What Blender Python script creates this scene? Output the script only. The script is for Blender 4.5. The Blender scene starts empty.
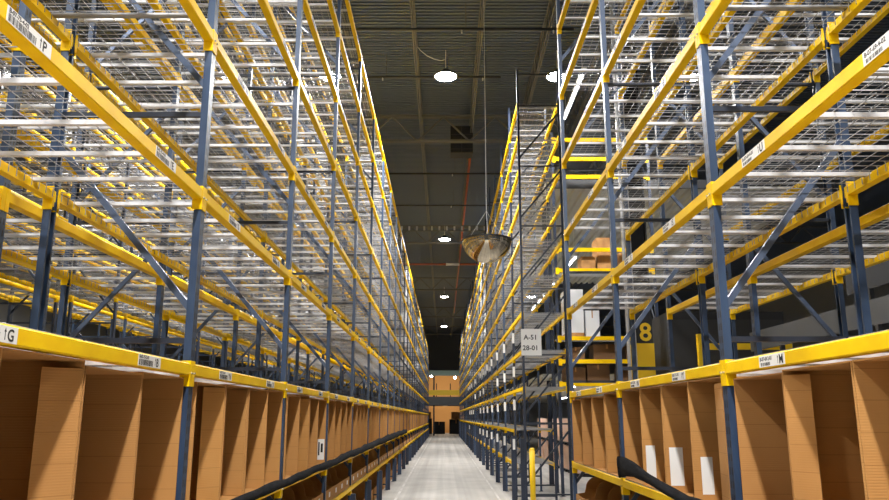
import bpy, math, random
import numpy as np
from mathutils import Vector, Matrix

random.seed(7)
SC = bpy.context.scene
COL = SC.collection
PI = math.pi
CAMH = 2.08                      # camera height above the floor
ORD = ['zeroth', 'first', 'second', 'third', 'fourth', 'fifth', 'sixth', 'seventh', 'eighth', 'ninth', 'tenth', 'eleventh',
       'twelfth', 'thirteenth', 'fourteenth', 'fifteenth', 'sixteenth', 'seventeenth', 'eighteenth', 'nineteenth', 'twentieth',
       'twenty-first', 'twenty-second', 'twenty-third', 'twenty-fourth', 'twenty-fifth', 'twenty-sixth', 'twenty-seventh',
       'twenty-eighth', 'twenty-ninth', 'thirtieth']

# ------------------------------------------------------------------ materials
def srgb(r, g, b):
    f = lambda c: (c / 255 / 12.92) if c / 255 <= 0.04045 else ((c / 255 + 0.055) / 1.055) ** 2.4
    return (f(r), f(g), f(b), 1)

def mat(name, color, rough=0.5, metal=0.0, spec=0.5):
    m = bpy.data.materials.new(name)
    m.use_nodes = True
    b = m.node_tree.nodes['Principled BSDF']
    b.inputs['Base Color'].default_value = color
    b.inputs['Roughness'].default_value = rough
    b.inputs['Metallic'].default_value = metal
    b.inputs['Specular IOR Level'].default_value = spec
    return m

class NT:
    """tiny node helper"""
    def __init__(s, m):
        s.t = m.node_tree
        s.b = s.t.nodes['Principled BSDF']
    def n(s, kind, **kw):
        x = s.t.nodes.new(kind)
        for k, v in kw.items():
            setattr(x, k, v)
        return x
    def l(s, a, b):
        s.t.links.new(a, b)
    def math(s, op, a, b=None, c=None):
        x = s.n('ShaderNodeMath', operation=op)
        for i, v in enumerate((a, b, c)):
            if v is None:
                continue
            if isinstance(v, (int, float)):
                x.inputs[i].default_value = v
            else:
                s.l(v, x.inputs[i])
        return x.outputs[0]
    def mix(s, fac, a, b):
        x = s.n('ShaderNodeMix', data_type='RGBA')
        if isinstance(fac, (int, float)):
            x.inputs[0].default_value = fac
        else:
            s.l(fac, x.inputs[0])
        for i, v in ((6, a), (7, b)):
            if isinstance(v, tuple):
                x.inputs[i].default_value = v
            else:
                s.l(v, x.inputs[i])
        return x.outputs[2]

def grime(m, c1, c2, scale=(3, 3, 3), lo=0.4, hi=0.7, bump=0.0, detail=4):
    """base colour varied between two tones of the same paint by a worn noise"""
    g = NT(m)
    tc = g.n('ShaderNodeTexCoord')
    mp = g.n('ShaderNodeMapping')
    mp.inputs['Scale'].default_value = scale
    no = g.n('ShaderNodeTexNoise')
    no.inputs['Scale'].default_value = 1
    no.inputs['Detail'].default_value = detail
    g.l(tc.outputs['Object'], mp.inputs[0])
    g.l(mp.outputs[0], no.inputs[0])
    mr = g.n('ShaderNodeMapRange')
    mr.inputs[1].default_value = lo
    mr.inputs[2].default_value = hi
    g.l(no.outputs[0], mr.inputs[0])
    g.l(g.mix(mr.outputs[0], c1, c2), g.b.inputs['Base Color'])
    if bump:
        bp = g.n('ShaderNodeBump')
        bp.inputs['Strength'].default_value = bump
        g.l(no.outputs[0], bp.inputs['Height'])
        g.l(bp.outputs[0], g.b.inputs['Normal'])
    return g

M = {}
M['yellow'] = mat('rack_yellow_paint', srgb(240, 182, 8), 0.5, 0, 0.14)
grime(M['yellow'], srgb(252, 207, 5), srgb(243, 193, 4), (2, 5, 9))
M['blue'] = mat('rack_blue_paint', srgb(70, 92, 124), 0.45)
grime(M['blue'], srgb(53, 72, 99), srgb(40, 55, 79), (8, 8, 1.5))
def slotted():
    m = mat('rack_blue_paint_slotted', srgb(70, 92, 124), 0.45)
    g = grime(m, srgb(53, 72, 99), srgb(40, 55, 79), (8, 8, 1.5))
    old = g.b.inputs['Base Color'].links[0].from_socket
    tc = g.n('ShaderNodeTexCoord')
    sx = g.n('ShaderNodeSeparateXYZ')
    g.l(tc.outputs['Object'], sx.inputs[0])
    fz = g.math('FRACT', g.math('DIVIDE', sx.outputs[2], 0.0815))
    inz = g.math('LESS_THAN', g.math('ABSOLUTE', g.math('SUBTRACT', fz, 0.5)), 0.27)
    ay = g.math('ABSOLUTE', g.math('ADD', sx.outputs[1], 0))
    iny = g.math('LESS_THAN', g.math('ABSOLUTE', g.math('SUBTRACT', ay, 0.018)), 0.0085)
    nx = g.n('ShaderNodeSeparateXYZ')
    g.l(tc.outputs['Normal'], nx.inputs[0])
    inn = g.math('GREATER_THAN', g.math('ABSOLUTE', nx.outputs[0]), 0.8)
    f = g.math('MULTIPLY', g.math('MULTIPLY', inz, iny), inn)
    g.l(g.mix(f, old, srgb(14, 17, 24)), g.b.inputs['Base Color'])
    return m
M['post'] = slotted()
M['navy'] = mat('rack_navy_paint', srgb(42, 52, 72), 0.5)
grime(M['navy'], srgb(36, 47, 68), srgb(27, 35, 52), (8, 8, 1.5))
M['black_steel'] = mat('dark_brace_paint', srgb(40, 46, 58), 0.45)
M['brace'] = mat('grey_blue_brace_steel', srgb(88, 101, 124), 0.35, 0.35)
M['zinc'] = mat('galvanised_steel', srgb(220, 220, 222), 0.38, 0.15)
M['wire'] = mat('galvanised_wire', srgb(158, 158, 160), 0.45, 0.2)
M['deck_far'] = mat('galvanised_deck', srgb(158, 158, 160), 0.45, 0.2)
M['chrome'] = mat('bright_steel', srgb(225, 225, 225), 0.2, 0.9)
M['white'] = mat('label_paper', srgb(236, 234, 230), 0.55)
M['ink'] = mat('label_ink', srgb(22, 22, 24), 0.6)
M['netting'] = mat('black_netting', srgb(34, 34, 38), 0.95, 0, 0.1)
grime(M['netting'], srgb(17, 17, 19), srgb(36, 36, 40), (40, 6, 40), 0.4, 0.75, 0.6)
M['roof'] = mat('roof_deck_paint', srgb(78, 88, 104), 0.6)
M['joist'] = mat('roof_steel_paint', srgb(92, 91, 89), 0.55)
M['pipe_dark'] = mat('dark_pipe', srgb(45, 45, 46), 0.5)
M['pipe_red'] = mat('rust_red_pipe', srgb(168, 82, 56), 0.55)
M['wall'] = mat('warehouse_wall_paint', srgb(120, 120, 120), 0.8)
M['mirror'] = mat('mirror_dome', srgb(215, 205, 185), 0.06, 1.0)
M['rubber'] = mat('black_rubber', srgb(22, 22, 22), 0.6)
M['guard_yellow'] = mat('guard_yellow_paint', srgb(245, 200, 10), 0.45)
M['dark'] = mat('dark_machinery', srgb(30, 31, 34), 0.6)
M['grey_steel'] = mat('grey_machinery', srgb(74, 76, 79), 0.5)
M['light_deck'] = mat('light_metal_deck', srgb(196, 195, 190), 0.55)
M['film'] = mat('white_stretch_film', srgb(215, 217, 220), 0.35)
M['wood'] = mat('pallet_wood', srgb(178, 132, 82), 0.8)
grime(M['wood'], srgb(186, 140, 88), srgb(150, 106, 62), (3, 30, 3))
M['pink'] = mat('pale_carton_board', srgb(226, 190, 168), 0.8)
M['tan'] = mat('warm_tan_wall', srgb(214, 160, 96), 0.8)
M['green'] = mat('pale_green_steel', srgb(150, 172, 158), 0.6)

def carton_mat():
    m = mat('corrugated_cardboard', srgb(190, 136, 80), 0.85, 0, 0.25)
    g = NT(m)
    tc = g.n('ShaderNodeTexCoord')
    oi = g.n('ShaderNodeObjectInfo')
    sx = g.n('ShaderNodeSeparateXYZ')
    g.l(tc.outputs['Object'], sx.inputs[0])
    no = g.n('ShaderNodeTexNoise')
    no.inputs['Scale'].default_value = 4
    no.inputs['Detail'].default_value = 6
    g.l(tc.outputs['Object'], no.inputs[0])
    # corrugation flutes: fine horizontal lines, plus score lines every ~0.13 m
    fl = g.math('SINE', g.math('MULTIPLY', sx.outputs[2], 520))
    sc = g.math('FRACT', g.math('ADD', g.math('DIVIDE', sx.outputs[2], 0.137), oi.outputs['Random']))
    line = g.math('LESS_THAN', sc, 0.035)
    c = g.mix(no.outputs[0], srgb(202, 150, 88), srgb(182, 129, 70))
    c2 = g.mix(g.math('MULTIPLY', oi.outputs['Random'], 0.45), c, srgb(166, 117, 70))
    c3 = g.mix(g.math('MULTIPLY', line, 0.28), c2, srgb(120, 76, 38))
    g.l(c3, g.b.inputs['Base Color'])
    bp = g.n('ShaderNodeBump')
    bp.inputs['Strength'].default_value = 0.12
    bp.inputs['Distance'].default_value = 0.004
    h = g.math('SUBTRACT', g.math('MULTIPLY', fl, 0.5), g.math('MULTIPLY', line, 2.0))
    g.l(h, bp.inputs['Height'])
    g.l(bp.outputs[0], g.b.inputs['Normal'])
    return m
M['carton'] = carton_mat()
M['carton_dark'] = mat('brown_board', srgb(104, 76, 50), 0.85)

def floor_mat():
    m = mat('polished_concrete', srgb(178, 174, 168), 0.35)
    g = NT(m)
    tc = g.n('ShaderNodeTexCoord')
    mp = g.n('ShaderNodeMapping')
    mp.inputs['Scale'].default_value = (3.2, 0.03, 1)
    n1 = g.n('ShaderNodeTexNoise')
    n1.inputs['Scale'].default_value = 1
    n1.inputs['Detail'].default_value = 5
    g.l(tc.outputs['Object'], mp.inputs[0]); g.l(mp.outputs[0], n1.inputs[0])
    n2 = g.n('ShaderNodeTexNoise')
    n2.inputs['Scale'].default_value = 0.9
    n2.inputs['Detail'].default_value = 7
    g.l(tc.outputs['Object'], n2.inputs[0])
    mr = g.n('ShaderNodeMapRange')
    mr.inputs[1].default_value = 0.32; mr.inputs[2].default_value = 0.68
    g.l(n1.outputs[0], mr.inputs[0])
    base = g.mix(mr.outputs[0], srgb(146, 142, 136), srgb(184, 180, 173))
    mr2 = g.n('ShaderNodeMapRange')
    mr2.inputs[1].default_value = 0.35; mr2.inputs[2].default_value = 0.7
    g.l(n2.outputs[0], mr2.inputs[0])
    b2 = g.mix(g.math('MULTIPLY', mr2.outputs[0], 0.35), base, srgb(124, 120, 116))
    sx = g.n('ShaderNodeSeparateXYZ')
    g.l(tc.outputs['Object'], sx.inputs[0])
    jy = g.math('LESS_THAN', g.math('FRACT', g.math('DIVIDE', sx.outputs[1], 4.6)), 0.0045)
    b3 = g.mix(g.math('MULTIPLY', jy, 0.5), b2, srgb(96, 92, 88))
    # worn pale guide lines along the rack feet
    ln = g.math('LESS_THAN', g.math('ABSOLUTE', g.math('ADD', sx.outputs[0], 1.24)), 0.035)
    l2 = g.math('LESS_THAN', g.math('ABSOLUTE', g.math('SUBTRACT', sx.outputs[0], 1.45)), 0.03)
    wear = g.math('MULTIPLY', g.math('ADD', ln, l2), mr2.outputs[0])
    b4 = g.mix(g.math('MULTIPLY', wear, 0.6), b3, srgb(232, 230, 226))
    g.l(b4, g.b.inputs['Base Color'])
    rr = g.n('ShaderNodeMapRange')
    rr.inputs[3].default_value = 0.5; rr.inputs[4].default_value = 0.72
    g.l(n2.outputs[0], rr.inputs[0])
    g.l(rr.outputs[0], g.b.inputs['Roughness'])
    return m
M['floor'] = floor_mat()
M['floor'].node_tree.nodes['Principled BSDF'].inputs['Specular IOR Level'].default_value = 0.3

def emit(name, color, strength):
    m = bpy.data.materials.new(name)
    m.use_nodes = True
    b = m.node_tree.nodes['Principled BSDF']
    b.inputs['Base Color'].default_value = (0.8, 0.8, 0.8, 1)
    b.inputs['Emission Color'].default_value = color
    b.inputs['Emission Strength'].default_value = strength
    return m
M['lamp_lens'] = emit('lit_lamp_lens', (1, 0.97, 0.92, 1), 60)
M['tube_lens'] = emit('lit_tube', (0.97, 0.98, 1, 1), 14)

# ------------------------------------------------------------------ mesh building
class MB:
    def __init__(s):
        s.v = []; s.f = []
    def box(s, x0, x1, y0, y1, z0, z1):
        x0, x1 = min(x0, x1), max(x0, x1); y0, y1 = min(y0, y1), max(y0, y1); z0, z1 = min(z0, z1), max(z0, z1)
        b = len(s.v)
        s.v += [(x0, y0, z0), (x1, y0, z0), (x1, y1, z0), (x0, y1, z0), (x0, y0, z1), (x1, y0, z1), (x1, y1, z1), (x0, y1, z1)]
        s.f += [tuple(b + i for i in q) for q in ((3, 2, 1, 0), (4, 5, 6, 7), (0, 1, 5, 4), (1, 2, 6, 5), (2, 3, 7, 6), (3, 0, 4, 7))]
        return s
    def prism(s, poly, axis, a, c):
        """polygon extruded along an axis: axis 'y' poly=(x,z); 'z' poly=(x,y); 'x' poly=(y,z)"""
        n = len(poly); b = len(s.v)
        put = {'y': lambda p, t: (p[0], t, p[1]), 'z': lambda p, t: (p[0], p[1], t), 'x': lambda p, t: (t, p[0], p[1])}[axis]
        s.v += [put(p, a) for p in poly] + [put(p, c) for p in poly]
        ar = sum(poly[i][0] * poly[(i + 1) % n][1] - poly[(i + 1) % n][0] * poly[i][1] for i in range(n))
        ccw = (ar > 0) == ((c > a) == (axis != 'y'))
        for i in range(n):
            j = (i + 1) % n
            q = (b + i, b + j, b + n + j, b + n + i)
            s.f.append(q if ccw else q[::-1])
        e0 = tuple(b + i for i in range(n)); e1 = tuple(b + n + i for i in range(n))
        s.f += [e0[::-1], e1] if ccw else [e0, e1[::-1]]
        return s
    def bar(s, p, q, w, h, up=(0, 1, 0)):
        p, q = Vector(p), Vector(q); d = (q - p).normalized(); u = Vector(up)
        a = d.cross(u).normalized() * (w / 2); u = a.cross(d).normalized() * (h / 2)
        b = len(s.v)
        for t in (p, q):
            s.v += [tuple(t - a - u), tuple(t + a - u), tuple(t + a + u), tuple(t - a + u)]
        s.f += [tuple(b + i for i in k) for k in ((0, 1, 5, 4), (1, 2, 6, 5), (2, 3, 7, 6), (3, 0, 4, 7), (3, 2, 1, 0), (4, 5, 6, 7))]
        return s
    def tube(s, pts, r, n=8, caps=True):
        pts = [Vector(p) for p in pts]; b = len(s.v)
        rs = r if isinstance(r, (list, tuple)) else [r] * len(pts)
        prev = None
        for i, p in enumerate(pts):
            d = (pts[min(i + 1, len(pts) - 1)] - pts[max(i - 1, 0)]).normalized()
            if prev is None:
                a = d.orthogonal().normalized()
            else:
                a = (prev - d * prev.dot(d)).normalized()
            prev = a
            c = d.cross(a)
            for k in range(n):
                t = 2 * PI * k / n
                s.v.append(tuple(p + (a * math.cos(t) + c * math.sin(t)) * rs[i]))
        for i in range(len(pts) - 1):
            for k in range(n):
                j = (k + 1) % n
                s.f.append((b + i * n + k, b + i * n + j, b + (i + 1) * n + j, b + (i + 1) * n + k))
        if caps:
            s.f.append(tuple(b + k for k in range(n))[::-1])
            s.f.append(tuple(b + (len(pts) - 1) * n + k for k in range(n)))
        return s
    def lathe(s, prof, n=32, c=(0, 0, 0)):
        b = len(s.v)
        for r, z in prof:
            for k in range(n):
                t = 2 * PI * k / n
                s.v.append((c[0] + r * math.cos(t), c[1] + r * math.sin(t), c[2] + z))
        for i in range(len(prof) - 1):
            for k in range(n):
                j = (k + 1) % n
                s.f.append((b + i * n + k, b + i * n + j, b + (i + 1) * n + j, b + (i + 1) * n + k))
        return s
    def add(s, o, off=(0, 0, 0)):
        b = len(s.v)
        s.v += [(x + off[0], y + off[1], z + off[2]) for x, y, z in o.v]
        s.f += [tuple(b + i for i in q) for q in o.f]
        return s
    def mesh(s, name, m, smooth=False):
        me = bpy.data.meshes.new(name)
        me.from_pydata(s.v, [], s.f)
        if m: me.materials.append(M[m])
        if smooth:
            for p in me.polygons: p.use_smooth = True
        me.update()
        return me

def link(name, data, parent=None, loc=(0, 0, 0), rz=0.0):
    o = bpy.data.objects.new(name, data)
    COL.objects.link(o)
    o.location = loc
    if rz: o.rotation_euler[2] = rz
    if parent is not None: o.parent = parent
    return o
def tag(o, label, cat, group=None, kind=None):
    o['label'] = label; o['category'] = cat
    if group: o['group'] = group
    if kind: o['kind'] = kind
    return o
def thing(name, label, cat, loc=(0, 0, 0), rz=0.0, group=None):
    return tag(link(name, None, None, loc, rz), label, cat, group)
def struct(name, mb, m, loc=(0, 0, 0)):
    o = link(name, mb.mesh(name, m), None, loc)
    o['kind'] = 'structure'
    return o
_mc = {}
def cached(key, make):
    if key not in _mc: _mc[key] = make()
    return _mc[key]

def stuff_mesh(name, m, inst, label, cat):
    """one object holding many repeats of templates: inst = [(MB, [(x,y,z),...]), ...]; all-quad templates"""
    V, F, base = [], [], 0
    for t, offs in inst:
        if not offs: continue
        tv = np.array(t.v, dtype=np.float32); tf = np.array(t.f, dtype=np.int32)
        of = np.array(offs, dtype=np.float32)
        vv = (tv[None] + of[:, None]).reshape(-1, 3)
        ff = (tf[None] + (np.arange(len(of)) * len(tv))[:, None, None]).reshape(-1, 4) + base
        V.append(vv); F.append(ff); base += len(vv)
    V = np.concatenate(V); F = np.concatenate(F)
    me = bpy.data.meshes.new(name)
    me.vertices.add(len(V)); me.vertices.foreach_set('co', V.ravel())
    me.loops.add(F.size); me.loops.foreach_set('vertex_index', F.ravel())
    me.polygons.add(len(F))
    me.polygons.foreach_set('loop_start', np.arange(0, F.size, 4, dtype=np.int32))
    me.polygons.foreach_set('loop_total', np.full(len(F), 4, dtype=np.int32))
    me.update(calc_edges=True)
    me.materials.append(M[m])
    return tag(link(name, me), label, cat, None, 'stuff')

# text as mesh, lying in (u, v)
def text_mb(txt, size, ex=0.0004, align='LEFT'):
    c = bpy.data.curves.new('t', 'FONT'); c.body = txt; c.size = size; c.offset = size * 0.018; c.extrude = ex; c.align_x = align; c.resolution_u = 3
    o = bpy.data.objects.new('t', c); COL.objects.link(o)
    dg = bpy.context.evaluated_depsgraph_get()
    me = bpy.data.meshes.new_from_object(o.evaluated_get(dg))
    mb = MB(); mb.v = [tuple(v.co) for v in me.vertices]; mb.f = [tuple(p.vertices) for p in me.polygons]
    bpy.data.objects.remove(o); bpy.data.curves.remove(c); bpy.data.meshes.remove(me)
    return mb
def uvw(mb, f):
    """map (u right, v up, w out) onto a vertical face whose outward normal is x*f (f=+1/-1) or -y (f='s')"""
    o = MB()
    if f == 's':
        o.v = [(u, -w, v) for u, v, w in mb.v]
    else:
        o.v = [(f * w, f * u, v) for u, v, w in mb.v]
    o.f = list(mb.f)
    return o

# ------------------------------------------------------------------ camera
PITCH = math.atan(167 / 765)
cam = bpy.data.cameras.new('camera'); cam.sensor_width = 36; cam.lens = 36 * 765 / 889
cam.clip_end = 300; cam.shift_x = 0.0012
co = link('camera', cam, None, (0, 0, CAMH)); co.rotation_euler = (PI / 2 + PITCH, 0, 0)
SC.camera = co
CP, SP = math.cos(PITCH), math.sin(PITCH)
def pix(x, y, z):
    h = z - CAMH; d = y * CP + h * SP
    if d < 0.2: return None
    return 443.5 + 765 * x / d, 250 - 765 * (h * CP - y * SP) / d, d
def shows(pts):
    """how large a run of points shows: best of size/d over those inside the frame"""
    ds = [p[2] for p in (pix(*q) for q in pts) if p and -10 < p[0] < 899 and -10 < p[1] < 510]
    return (len(ds) / len(pts) * 0.5 + 0.5) / min(ds) if ds else 0.0

# ------------------------------------------------------------------ rack layout
S = 3.04
YL = [2.0 + S * i for i in range(29)]                     # frames of the long rack
YR = [1.9 + S * i for i in range(4)]
YF = [17.5] + [19.86 + S * i for i in range(23)]
LV = [CAMH + h for h in (0.265, 1.445, 2.61, 3.72, 4.83, 5.93, 7.01)]   # beam undersides, upper levels (G level first)
LOW = [0.80, 1.355]                                         # the two shelves under it
LF = [CAMH + h - 0.04 for h in (-1.17, -0.34, 0.63, 1.46, 2.32, 3.2, 4.05, 4.9, 5.75, 6.6, 7.44)]
# key: (front x, rear x, facing, frame ys, levels, top, phrase, weight, parted distance)
ROWS = {
    'L1': dict(xf=-1.64, xr=-2.71, f=1, ys=YL, lv=LOW + LV, top=9.2, ph='long aisle rack', w=1.0),
    'L2': dict(xf=-4.07, xr=-3.0, f=-1, ys=YL[:26], lv=LV, top=9.2, ph="long rack's back row", w=0.45),
    'L3': dict(xf=-7.4, xr=-8.47, f=1, ys=YL[:24], lv=LV, top=9.2, ph='side aisle rack', w=0.28),
    'L4': dict(xf=-9.83, xr=-8.76, f=-1, ys=YL[:20], lv=LV, top=9.2, ph="side rack's back row", w=0.2),
    'L5': dict(xf=-13.2, xr=-14.27, f=1, ys=YL[:20], lv=LV, top=9.2, ph='far wall rack', w=0.1),
    'R1': dict(xf=1.79, xr=2.75, f=-1, ys=YR, lv=[0.80, 1.395] + LV, top=9.6, ph='short corner rack', w=1.0),
    'R2': dict(xf=4.2, xr=3.24, f=1, ys=YR, lv=LV, top=9.6, ph="short rack's back row", w=0.55),
    'RF': dict(xf=1.79, xr=2.83, f=-1, ys=YF, lv=LF, top=10.44, ph='tall rack beyond the mirror', w=1.0),
}
def tier(key, li):
    if key in ('L1', 'R1'):
        return ['lowest shelf', 'shelf under the cartons', 'tier just above the cartons'][li] if li < 3 else ORD[li - 1] + ' tier above the cartons'
    if key == 'RF':
        return ORD[li + 1] + ' tier up'
    return ORD[li + 1] + ' tier overhead'
POSTW, POSTD = 0.0415, 0.05

# ---- uprights
def post_profile(f):
    t = 0.005; d = POSTD; w = POSTW
    return [(0, -w), (0, w), (-f * d, w), (-f * d, w - 0.018), (-f * (d - t), w - 0.018), (-f * (d - t), w - t), (-f * t, w - t),
            (-f * t, -w + t), (-f * (d - t), -w + t), (-f * (d - t), -w + 0.018), (-f * d, -w + 0.018), (-f * d, -w)]
def post_mb(f, top, simple=False):
    if simple: return MB().box(0, -f * POSTD, -POSTW, POSTW, 0.008, top)
    return MB().prism(post_profile(f), 'z', 0.008, top)
HBN = [0.16, 0.98, 2.57, 4.15, 5.72, 7.3, 8.88]
HBF = [0.16, 0.42, 1.93, 3.46, 4.98, 6.48, 7.96, 9.5]
def braces(f, depth, top, off=0.0):
    """(horizontals, diagonals) between the posts, in frame coordinates; low at the outer post, high at the inner"""
    xi0, xi1 = -f * 0.03, -f * (depth - 0.03)
    hz = [h for h in (HBF if off else HBN) if h < top - 0.15] + [top - 0.12]
    H = [MB().bar((xi0, 0, z), (xi1, 0, z), 0.034, 0.03) for z in hz]
    D = [MB().bar((xi0, 0, z + 0.2), (xi1, 0, z + 1.36), 0.042, 0.036) for z in hz[1:-1] if z + 1.36 < top]
    return H, D
def foot_mb(f): return MB().box(f * 0.02, -f * 0.09, -0.075, 0.075, 0, 0.008).box(f * 0.012, f * 0.0, -0.012, 0.012, 0.008, 0.03)
def guard_mb(f, h, d): return MB().prism([(f * 0.002, -0.05), (f * 0.002, 0.05), (f * d, 0.035), (f * d, -0.035)], 'z', 0.008, h)

def upright(key, i):
    R = ROWS[key]; f = R['f']; y = R['ys'][i]; depth = abs(R['xr'] - R['xf']); top = R['top']; off = 0.08 if key == 'RF' else 0.0
    p = pix(R['xf'], y, 3.0); d = p[2] if p else 1
    last = (i == len(R['ys']) - 1)
    side = 'beside the bay numbered below'
    if key == 'RF' and i == 0:
        lab = 'dark braced end upright carrying the aisle number sign'
    elif key == 'R1' and i == 3:
        lab = 'blue end upright of the short rack at the cross aisle'
    else:
        lab = f"blue slotted rack upright, {ORD[i + 1]} along the {R['ph']}"
    guard_h = {'L1': 0.75 if i > 1 else 0, 'RF': 1.62}.get(key, 0)
    top2 = top + (random.choice((0, 0, .25, .5)) if key == 'RF' and i > 3 else 0)
    parted = d < {'L1': 26, 'L2': 20, 'L3': 17, 'L4': 12, 'R1': 99, 'R2': 99, 'RF': 31}.get(key, 0)
    grp = 'uprights of the ' + R['ph']
    dark = key == 'RF' and i == 0
    if parted:
        t = thing('rack_upright', lab, 'rack upright', (R['xf'], y, 0), 0, grp)
        pm = 'post' if not (key == 'RF') else ('navy' if i < 2 else 'blue')
        fr = cached(('post', f, top2, pm), lambda: post_mb(f, top2).mesh('post', pm))
        rr = cached(('post', -f, top2, pm), lambda: post_mb(-f, top2).mesh('post', pm))
        link('post', fr, t); link('post', rr, t, (-f * depth, 0, 0))
        ft = cached(('foot', f), lambda: foot_mb(f).mesh('foot_plate', 'navy'))
        fb = cached(('foot', -f), lambda: foot_mb(-f).mesh('foot_plate', 'navy'))
        link('foot_plate', ft, t); link('foot_plate', fb, t, (-f * depth, 0, 0))
        bm_ = 'black_steel' if key == 'RF' else 'brace'
        def mk():
            H, D = braces(f, depth, top, off)
            return ([h.mesh('horizontal_brace', 'black_steel') for h in H], [g.mesh('diagonal_brace', bm_) for g in D])
        H, D = cached(('br', f, depth, top, off), mk)
        for m_ in H: link('horizontal_brace', m_, t)
        for m_ in D: link('diagonal_brace', m_, t)
        if guard_h:
            link('post_guard', cached(('gd', f, guard_h), lambda: guard_mb(f, guard_h, 0.085).mesh('post_guard', 'navy')), t)
    else:
        def mk():
            b = MB().add(post_mb(f, top2, True)).add(post_mb(-f, top2, True), (-f * depth, 0, 0))
            H, D = braces(f, depth, top, off)
            for q in H + D: b.add(q)
            b.add(foot_mb(f)).add(foot_mb(-f), (-f * depth, 0, 0))
            if guard_h: b.add(guard_mb(f, guard_h, 0.085))
            return b.mesh('rack_upright', 'navy' if i % 3 else 'blue')
        t = tag(link('rack_upright', cached(('up', f, depth, top2, guard_h, i % 3 == 0), mk), None, (R['xf'], y, 0)), lab, 'rack upright', grp)
    if key == 'RF' and i >= 1 and d < 60:
        tg = cached('rtag', lambda: MB().box(-0.02, 0.042, -0.003, 0, 0, 0.26).mesh('location_tag', 'white'))
        for z in [LF[q] - 0.42 for q in (1, 2, 3, 4) if random.random() < (0.8 if d < 40 else 0.45)]:
            link('location_tag', tg, t, (0 if z > 1.6 else -0.03, -POSTW - 0.012, z))
    return t

UPR = {}
for key, R in ROWS.items():
    for i in range(len(R['ys'])):
        UPR[key, i] = upright(key, i)

# ---- beams
def rail_prof(f):
    a = [(0.004, 0.006), (0.004, 0.069), (-0.002, 0.075), (-0.036, 0.075), (-0.036, 0.052), (-0.061, 0.052), (-0.061, 0), (-0.002, 0)]
    return [(f * x, z) for x, z in a]
def rail_mb(f, L): return MB().prism(rail_prof(f), 'y', 0.036, L - 0.036)
def conn_mb(f, e):
    """end connector: e=+1 at the start of the beam (rail runs to +y), -1 at its end"""
    b = MB()
    b.box(f * 0.0005, f * 0.0055, e * 0.002, e * 0.047, -0.072, 0.092)          # plate on the post's outer face
    b.box(f * 0.0055, -f * 0.062, e * 0.0425, e * 0.0475, -0.072, 0.092)        # plate along the post's side
    b.prism([(f * 0.0055, -0.072), (-f * 0.05, -0.072), (-f * 0.05, -0.066), (f * 0.0055, -0.066)], 'y', e * 0.018, e * 0.044)
    b.box(-f * 0.058, -f * 0.063, e * 0.025, e * 0.047, -0.05, 0.06)
    return b
def pin_mb(f): return MB().tube([(f * 0.003, 0, 0), (f * 0.016, 0, 0)], 0.0075, 8)
def far_beam(f, L):
    b = MB().box(f * 0.004, -f * 0.061, 0.036, L - 0.036, 0, 0.075)
    for y0, y1 in ((0.002, 0.047), (L - 0.047, L - 0.002)):
        b.box(f * 0.007, -f * 0.06, y0, y1, -0.07, 0.09)
    return b
PW, PH = 0.33, 0.063
BARS = [random.choice((0.0022, 0.0022, 0.0036, 0.005)) for _ in range(40)]
def plate_mb(f): return uvw(MB().box(-PW / 2, PW / 2, 0, PH, 0, 0.0012), f)
def lettering(code, letter, f, wide=False):
    b = MB()
    if wide:      # label without a tall barcode: big letter, small barcode
        b.add(text_mb(code, 0.030), (-PW / 2 + 0.012, 0.034, 0.0014))
        u, u1, v0, v1 = -PW / 2 + 0.02, -PW / 2 + 0.14, 0.006, 0.024
    else:
        b.add(text_mb(code, 0.026), (-PW / 2 + 0.012, 0.041, 0.0014))
        u, u1, v0, v1 = -PW / 2 + 0.012, PW / 2 - 0.118, 0.005, 0.036
    k = 0
    while u < u1:
        w = BARS[k % 40]
        b.box(u, u + w, v0, v1, 0.0012, 0.0017); u += w + BARS[(k * 7 + 3) % 40]; k += 1
    ua = PW / 2 - 0.085
    b.box(ua - 0.002, ua + 0.002, 0.010, 0.045, 0.0012, 0.0017)
    b.prism([(ua - 0.007, 0.040), (ua + 0.007, 0.040), (ua, 0.055)], 'z', 0.0012, 0.0017)
    b.add(text_mb(letter, 0.068 if wide else 0.064), (ua + 0.014, 0.008, 0.0014))
    return uvw(b, f)
TXT = {}      # (row, level index, bay, which) -> (code, letter)
TXT['L1', 3, 0, 0] = ('B-07-75-4-02', 'P'); TXT['L1', 3, 0, 1] = ('B-07-75-4-01', 'E')
TXT['L1', 2, 0, 0] = ('B-07-75-2-02', 'G'); TXT['L1', 2, 0, 1] = ('B-07-75-2-01', 'B')
TXT['R1', 3, 0, 0] = ('B-07-69-4-01', 'U'); TXT['R1', 2, 0, 0] = ('B-07-69-2-01', 'M')
TXT['R1', 3, 0, 1] = ('B-07-69-4-02', 'U')
TXT['R1', 3, 1, 1] = ('B-07-71-4-01', 'S'); TXT['R1', 2, 1, 1] = ('B-07-71-2-01', 'Y')
def beam_spots(key, bay):
    L = ROWS[key]['ys'][bay + 1] - ROWS[key]['ys'][bay]
    return (0.255 * L, 0.755 * L) if key != 'R1' else (0.755 * L, 0.31 * L)

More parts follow.
